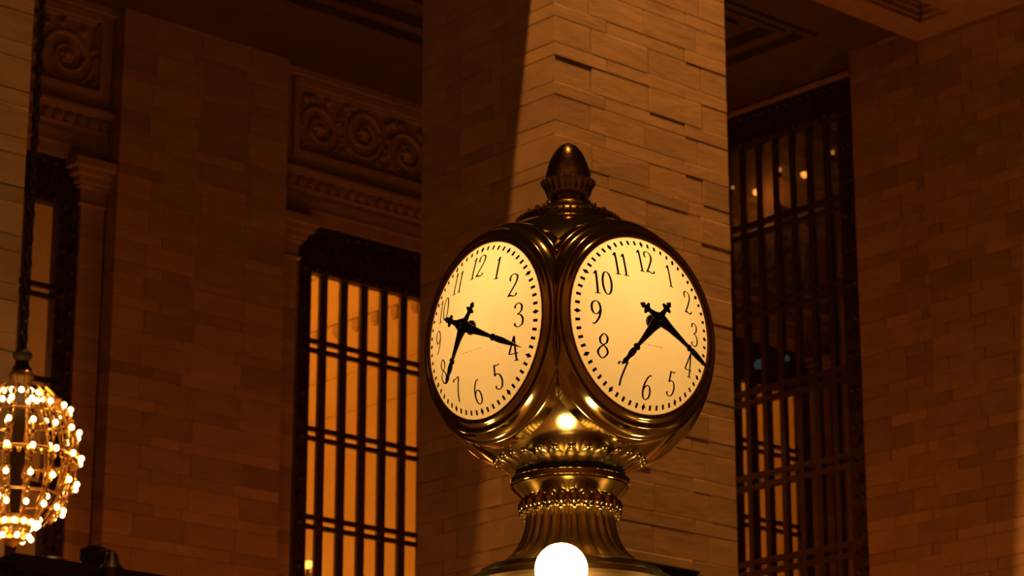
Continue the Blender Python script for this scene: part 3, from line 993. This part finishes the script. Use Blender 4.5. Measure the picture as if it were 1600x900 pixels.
# lamp inside the ball that lights the dials from behind
li = add_light('clock_lamp_light', 'POINT', (-0.05, -0.05, LZ + 0.14), 9.2, (1.0, 0.66, 0.29), 0.05)
li.parent = clock

# ================================================================== BOOTH AND GLOBES
def booth():
    z1 = CLK.z + BASE_DZ
    root = thing('information_booth', (CLK.x, CLK.y, 0), 'round brass information booth carrying the ball clock', 'booth')
    MB().lathe([(0.0, 0.0), (1.75, 0.0), (1.75, 0.12), (1.68, 0.14), (1.68, 1.0), (1.78, 1.02), (1.80, 1.08), (1.70, 1.12), (0.0, 1.12)], 64).build('counter', M['plaster'], root, 30)
    g = MB().lathe([(1.55, 1.12), (1.55, 2.45)], 48).build('glass_drum', M['pane'], root, True)
    me = MB().box(-0.03, 0.03, -0.03, 0.03, 1.12, 2.45).mesh('post', M['brass_dull'])
    for i in range(12):
        a = 2*PI*i/12
        place('post', me, root, (1.56*math.cos(a), 1.56*math.sin(a), 0), (0, 0, a))
    MB().lathe([(0.0, 2.45), (1.62, 2.45), (1.68, 2.50), (1.68, 2.62), (1.60, 2.66), (1.2, 2.82), (0.8, 2.98), (0.60, 3.06), (0.58, 3.068), (0.33, 3.068), (0.30, 3.10), (0.30, z1), (0.0, z1)], 64).build('roof', M['roof_brass'], root, 30)
booth()

def globe_lamp(loc, label):
    root = thing('globe_lamp', (loc[0], loc[1], loc[2] - 0.20), label, 'lamp', 'globe lamps around the clock')
    MB().ball((0, 0, 0.20), 0.087, 32, 20).build('globe', M['globe'], root, True)
    MB().lathe([(0.0, 0.0), (0.05, 0.0), (0.05, 0.012), (0.022, 0.03), (0.016, 0.06), (0.02, 0.09), (0.038, 0.11), (0.04, 0.125), (0.0, 0.125)], 28).build('holder', M['brass'], root, True)
    return root
GR = 0.452
gz = 3.273
view = math.atan2(-CLK.y, -CLK.x)
gl = []
for k, (lab) in enumerate(('bright white globe lamp glowing in front of the clock stem', 'globe lamp out of the frame left of the clock stem', 'globe lamp hidden behind the clock stem', 'globe lamp out of the frame right of the clock stem')):
    fx, fy = 5.851 - CLK.x, 6.236 - CLK.y
    a = -k*PI/2
    gx, gy = fx*math.cos(a) - fy*math.sin(a), fx*math.sin(a) + fy*math.cos(a)
    if k == 0:
        globe_lamp((CLK.x+gx, CLK.y+gy, gz), lab)
    else:
        s = 2.0 if k != 2 else 1.0
        globe_lamp((CLK.x+gx*s, CLK.y+gy*s, gz - (0.105 if s > 1 else 0)), lab)

# ================================================================== CHANDELIER
def chandelier():
    CX, CY, CZ = 12.16, 20.01, 7.016
    R, H = 0.537, 0.71
    base = CZ - 0.90
    root = thing('chandelier', (CX, CY, base), 'golden melon-shaped chandelier studded with bare bulbs on a long chain', 'chandelier')
    L = CZ - base
    # chain, link by link along a rod
    lk = MB()
    pts = [(0.035*math.cos(2*PI*i/14), 0, 0.075*math.sin(2*PI*i/14)) for i in range(15)]
    lk.tube(pts, 0.0125, 6)
    lm = lk.mesh('chain_link', M['gunmetal'], True)
    for i in range(46):
        place('chain_link', lm, root, (0, 0, L + 0.98 + 0.118*i), (0, 0, (PI/2)*(i % 2) + 0.4))
    MB().tube([(0, 0, L + 0.95), (0, 0, 17.4 - base)], 0.014, 6).build('rod', M['gunmetal'], root, True)
    MB().tube([(0, -0.15, 17.3 - base), (0, 0, 17.4 - base), (0, 1.0, 17.5 - base), (0, 21.9 - CY, 17.3 - base)], 0.05, 8).build('wall_arm', M['gunmetal'], root, True)
    MB().lathe([(0.0, 0.80), (0.09, 0.80), (0.085, 0.83), (0.06, 0.86), (0.055, 0.89), (0.085, 0.92), (0.09, 0.96), (0.05, 1.0), (0.03, 1.02), (0.0, 1.03)], 20, (0, 0, L)).build('canopy_knob', M['bronze'], root, True)
    # crown on top
    def fl16(r, z, a): return r*(1 + 0.05*math.cos(16*a))
    MB().lathe([(0.0, 0.585), (0.065, 0.59), (0.085, 0.61), (0.075, 0.63), (0.088, 0.68), (0.102, 0.735), (0.110, 0.75), (0.106, 0.77), (0.09, 0.79), (0.0, 0.80)], 64, (0, 0, L), fl16).build('top_crown', M['gold'], root, True)
    bt = MB().lathe([(0.0, -0.80), (0.05, -0.78), (0.08, -0.73), (0.10, -0.70), (0.14, -0.66), (0.165, -0.60), (0.18, -0.56), (0.17, -0.53), (0.12, -0.54), (0.0, -0.55)], 64, (0, 0, L), fl16).build('bottom_crown', M['gold'], root, True)
    pend = MB()
    for i in range(16):
        a = 2*PI*i/16
        for q in range(3):
            pend.ball((0.15*math.cos(a)*(1-q*0.18), 0.15*math.sin(a)*(1-q*0.18), L - 0.60 - 0.06*q), 0.024, 6, 4, (1, 1, 1.3))
    tag(pend.build('pendant_leaves', M['gold'], bt, True), kind='stuff')
    MB().lathe([(0.05, 0.6), (0.06, 0.3), (0.045, 0.15), (0.075, 0.05), (0.075, -0.05), (0.045, -0.15), (0.06, -0.3), (0.05, -0.55)], 20, (0, 0, L)).build('core_column', M['bronze'], root, True)
    # ribs with leaf knobs
    rib = MB()
    n = 25
    pts = []
    for i in range(n):
        z = H*0.88 - (H*0.88 + H*0.80) * i/(n-1)
        r = R*math.sqrt(max(0.0, 1 - (z/H)**2))
        pts.append((r, 0, z))
    rib.tube(pts, 0.0105, 6)
    rib.tube([(p[0]*0.93, 0.014, p[2]*0.96) for p in pts], 0.007, 5)
    rib.tube([(p[0]*0.90, -0.02, p[2]*0.94) for p in pts], 0.005, 5)
    for i in range(2, n-1, 2):
        p = pts[i]
        rib.ball((p[0]+0.004, 0, p[2]), 0.021, 6, 4, (1, 1, 1.3))
        rib.ball((p[0]*0.93, 0.02*(-1)**(i//2), p[2]-0.025), 0.015, 6, 4, (1, 1, 1.3))
    rm = rib.mesh('rib', M['gold'], True)
    bulb = MB().ball((0, 0, 0), 0.0245, 12, 8, (1, 1, 1.1)).mesh('bulb', M['bulb'], True)
    ph0 = math.atan2(-CY, -CX)         # towards the camera
    zs = (0.445, 0.235, 0.0, -0.235, -0.475)
    for k in range(16):
        a = ph0 + math.radians(13.1 + 22.5*k)
        rb = place('rib', rm, root, (0, 0, L), (0, 0, a))
        for z in zs:
            r = R*math.sqrt(1 - (z/H)**2) + 0.035
            place('bulb', bulb, rb, (r, 0, z))
        b2 = a + math.radians(11)
        place('bulb', bulb, root, (0.215*math.cos(b2), 0.215*math.sin(b2), L + 0.575))
        if k % 2 == 0:
            place('bulb', bulb, root, (0.165*math.cos(a), 0.165*math.sin(a), L - 0.72))
        place('bulb', bulb, root, (0.215*math.cos(b2), 0.215*math.sin(b2), L - 0.60))
    # equator and upper rings
    for z, w in ((0.0, 0.016), (0.36, 0.010), (-0.36, 0.010)):
        r = R*math.sqrt(1 - (z/H)**2) - 0.01
        ring = MB()
        p = [(r*math.cos(2*PI*i/64), r*math.sin(2*PI*i/64), L + z) for i in range(65)]
        ring.tube(p, w, 6)
        if z == 0.0:
            for i in range(48):
                a = 2*PI*i/48
                ring.ball((r*math.cos(a), r*math.sin(a), L - 0.03), 0.024, 6, 4, (1, 1, 1.4))
        ring.build('ring', M['gold'], root, True)
chandelier()

# ================================================================== SMALL THINGS
# lamps and added glows behind the right window
def sconce(loc, label, mat, r, light=None):
    root = thing('sconce_or_reflection', loc, label, 'lamp')
    MB().ball((0, 0, 0), r, 14, 9, (1, 1, 1.3)).build('bulb', mat, root, True)
    MB().lathe([(0.0, -0.14), (0.05, -0.13), (0.03, -0.11), (0.04, -0.06), (0.0, -0.05)], 14).tube([(0, 0, -0.12), (0.6, 0, -0.16), (34.38 - loc[0], 0, -0.1)], 0.015, 6).build('arm', M['bronze'], root, True)
    if light:
        l = add_light('sconce_lamp_light', 'POINT', (0.5, -0.1, 0.0), light, (1.0, 0.34, 0.06), 0.06)
        l.parent = root
sconce((33.0, 29.503, 17.109), 'small orange lamp behind the dark window, nearer the pillar', M['sconce'], 0.034, 5.0)
sconce((33.0, 28.286, 17.107), 'small orange lamp behind the dark window, nearer the window jamb', M['sconce'], 0.034, 3.0)
sconce((33.6, 31.2, 17.35), 'blurred orange lamp behind the dark window beside the pillar edge', M['sconce'], 0.03, 30.0)
for (loc, r, lab) in (((33.0, 30.146, 13.691), 0.075, 'larger pale blue glow for a screen reflection low in the dark window'), ((33.0, 29.476, 13.67), 0.045, 'smaller pale blue glow for a screen reflection in the dark window')):
    sconce(loc, lab, M['blue'], r)  # added glowing bulbs stand in for blue screen reflections in the glass

# small lamp inside the orange window
def table_lamp():
    loc = (28.45, 36.88, 10.552)
    root = thing('globe_light', (loc[0], loc[1], loc[2]-0.2), 'small yellow lamp at the foot of the orange window', 'lamp')
    MB().ball((0, 0, 0.2), 0.085, 14, 9, (0.8, 1.6, 0.9)).build('globe', M['yellow'], root, True)
    MB().lathe([(0.0, 0.0), (0.06, 0.0), (0.03, 0.05), (0.03, 0.12), (0.0, 0.13)], 14).tube([(0, 0, 0.04), (0.10, 0, 0.04)], 0.015, 6).build('bracket', M['bronze'], root, True)
table_lamp()

# kiosk at the lower left with fixtures on its roof
def kiosk():
    root = thing('bronze_kiosk', (10.75, 17.5, 0), 'dark bronze kiosk top below the chandelier at lower left', 'kiosk')
    O = Vector((10.75, 17.5, 0))
    def b(nm, x0, x1, y0, y1, z0, z1, mat=M['gunmetal']):
        return MB().box(x0-O.x, x1-O.x, y0-O.y, y1-O.y, z0, z1).build(nm, mat, root)
    b('body', 10.40, 11.75, 17.03, 18.0, 0.0, 5.36)
    b('cornice', 10.37, 11.80, 17.0, 18.05, 5.36, 5.49)
    b('low_wing', 9.6, 10.37, 17.03, 18.0, 0.0, 5.40)
    b('wing_cornice', 9.6, 10.36, 17.0, 18.0, 5.40, 5.437)
    for x in (10.20, 10.45, 10.68, 11.35):
        b('pilaster', x, x+0.06, 16.99, 17.05, 4.6, 5.36)
    d = MB()
    d.cap([(0.045*math.cos(2*PI*i/20), -0.012, 0.045*math.sin(2*PI*i/20)) for i in range(20)])
    d.grid([[(0.045*math.cos(2*PI*i/20), y, 0.045*math.sin(2*PI*i/20)) for i in range(20)] for y in (-0.012, 0.0)], True)
    o = d.build('badge', M['amber'], root); o.location = (10.80-O.x, 17.02-O.y, 5.33)
    tag(o, 'round red-orange badge')
kiosk()

def fixtures():
    r = thing('dome_lamp', (10.82, 17.2, 5.49), 'flat dark dome lamp lying on the kiosk roof', 'lamp')
    MB().lathe([(0.0, 0.055), (0.06, 0.052), (0.10, 0.035), (0.115, 0.01), (0.115, 0.0), (0.0, 0.0)], 24).build('dome', M['gunmetal'], r, True)
    MB().lathe([(0.0, 0.0), (0.03, 0.0), (0.03, 0.03), (0.0, 0.035)], 12, (-0.11, -0.03, 0.02)).build('switch_box', M['brass_dull'], r, True)
    r = thing('floodlight', (11.24, 17.3, 5.49), 'boxy dark floodlight standing on the kiosk roof', 'floodlight')
    bm_ = MB().box(-0.08, 0.06, -0.06, 0.06, 0.06, 0.19).build('housing', M['gunmetal'], r)
    MB().box(-0.09, 0.07, -0.075, -0.06, 0.05, 0.20).build('visor', M['gunmetal'], bm_)
    MB().tube([(-0.09, 0, 0.12), (-0.1, 0, 0.03), (-0.02, 0, 0.014), (0.06, 0, 0.014), (0.08, 0, 0.12)], 0.012, 6).build('yoke', M['gunmetal'], r, True)
    MB().tube([(-0.08, 0.02, 0.08), (-0.16, 0.02, 0.03), (-0.22, 0.02, 0.014)], 0.012, 6).build('cable', M['black'], r, True)
    r = thing('lantern', (11.14, 16.88, 0.0), 'round lantern with conical cap at the end of the kiosk roof', 'lantern')
    zl = 5.245
    MB().lathe([(0.0, 0.0), (0.12, 0.0), (0.12, 0.05), (0.05, 0.12), (0.04, zl - 0.05), (0.06, zl)], 20).build('post', M['gunmetal'], r, 30)
    MB().lathe([(0.0, 0.0), (0.085, 0.0), (0.085, 0.20), (0.0, 0.21)], 24, (0, 0, zl)).build('body', M['gunmetal'], r, 30)
    MB().lathe([(0.095, 0.20), (0.09, 0.215), (0.06, 0.25), (0.045, 0.31), (0.03, 0.335), (0.0, 0.345)], 24, (0, 0, zl)).build('cap', M['gunmetal'], r, 30)
    MB().tube([(-0.10, 0, zl+0.33), (-0.03, 0, zl+0.345), (0.0, 0, zl+0.34), (0.02, 0, zl+0.32)], 0.013, 6).build('hook', M['brass_dull'], r, True)
fixtures()

# dark sign box on the central pillar
def sign():
    root = thing('sign_box', (21.55, 21.75, 6.4), 'black sign box on the central pillar right of the clock base', 'sign')
    o = MB().box(-0.93, 0.93, -0.15, 0.16, 0.0, 1.13).build('case', M['black'], root)
    MB().box(-0.95, 0.95, -0.17, 0.16, 1.10, 1.135).build('rim', M['black'], root)
sign()
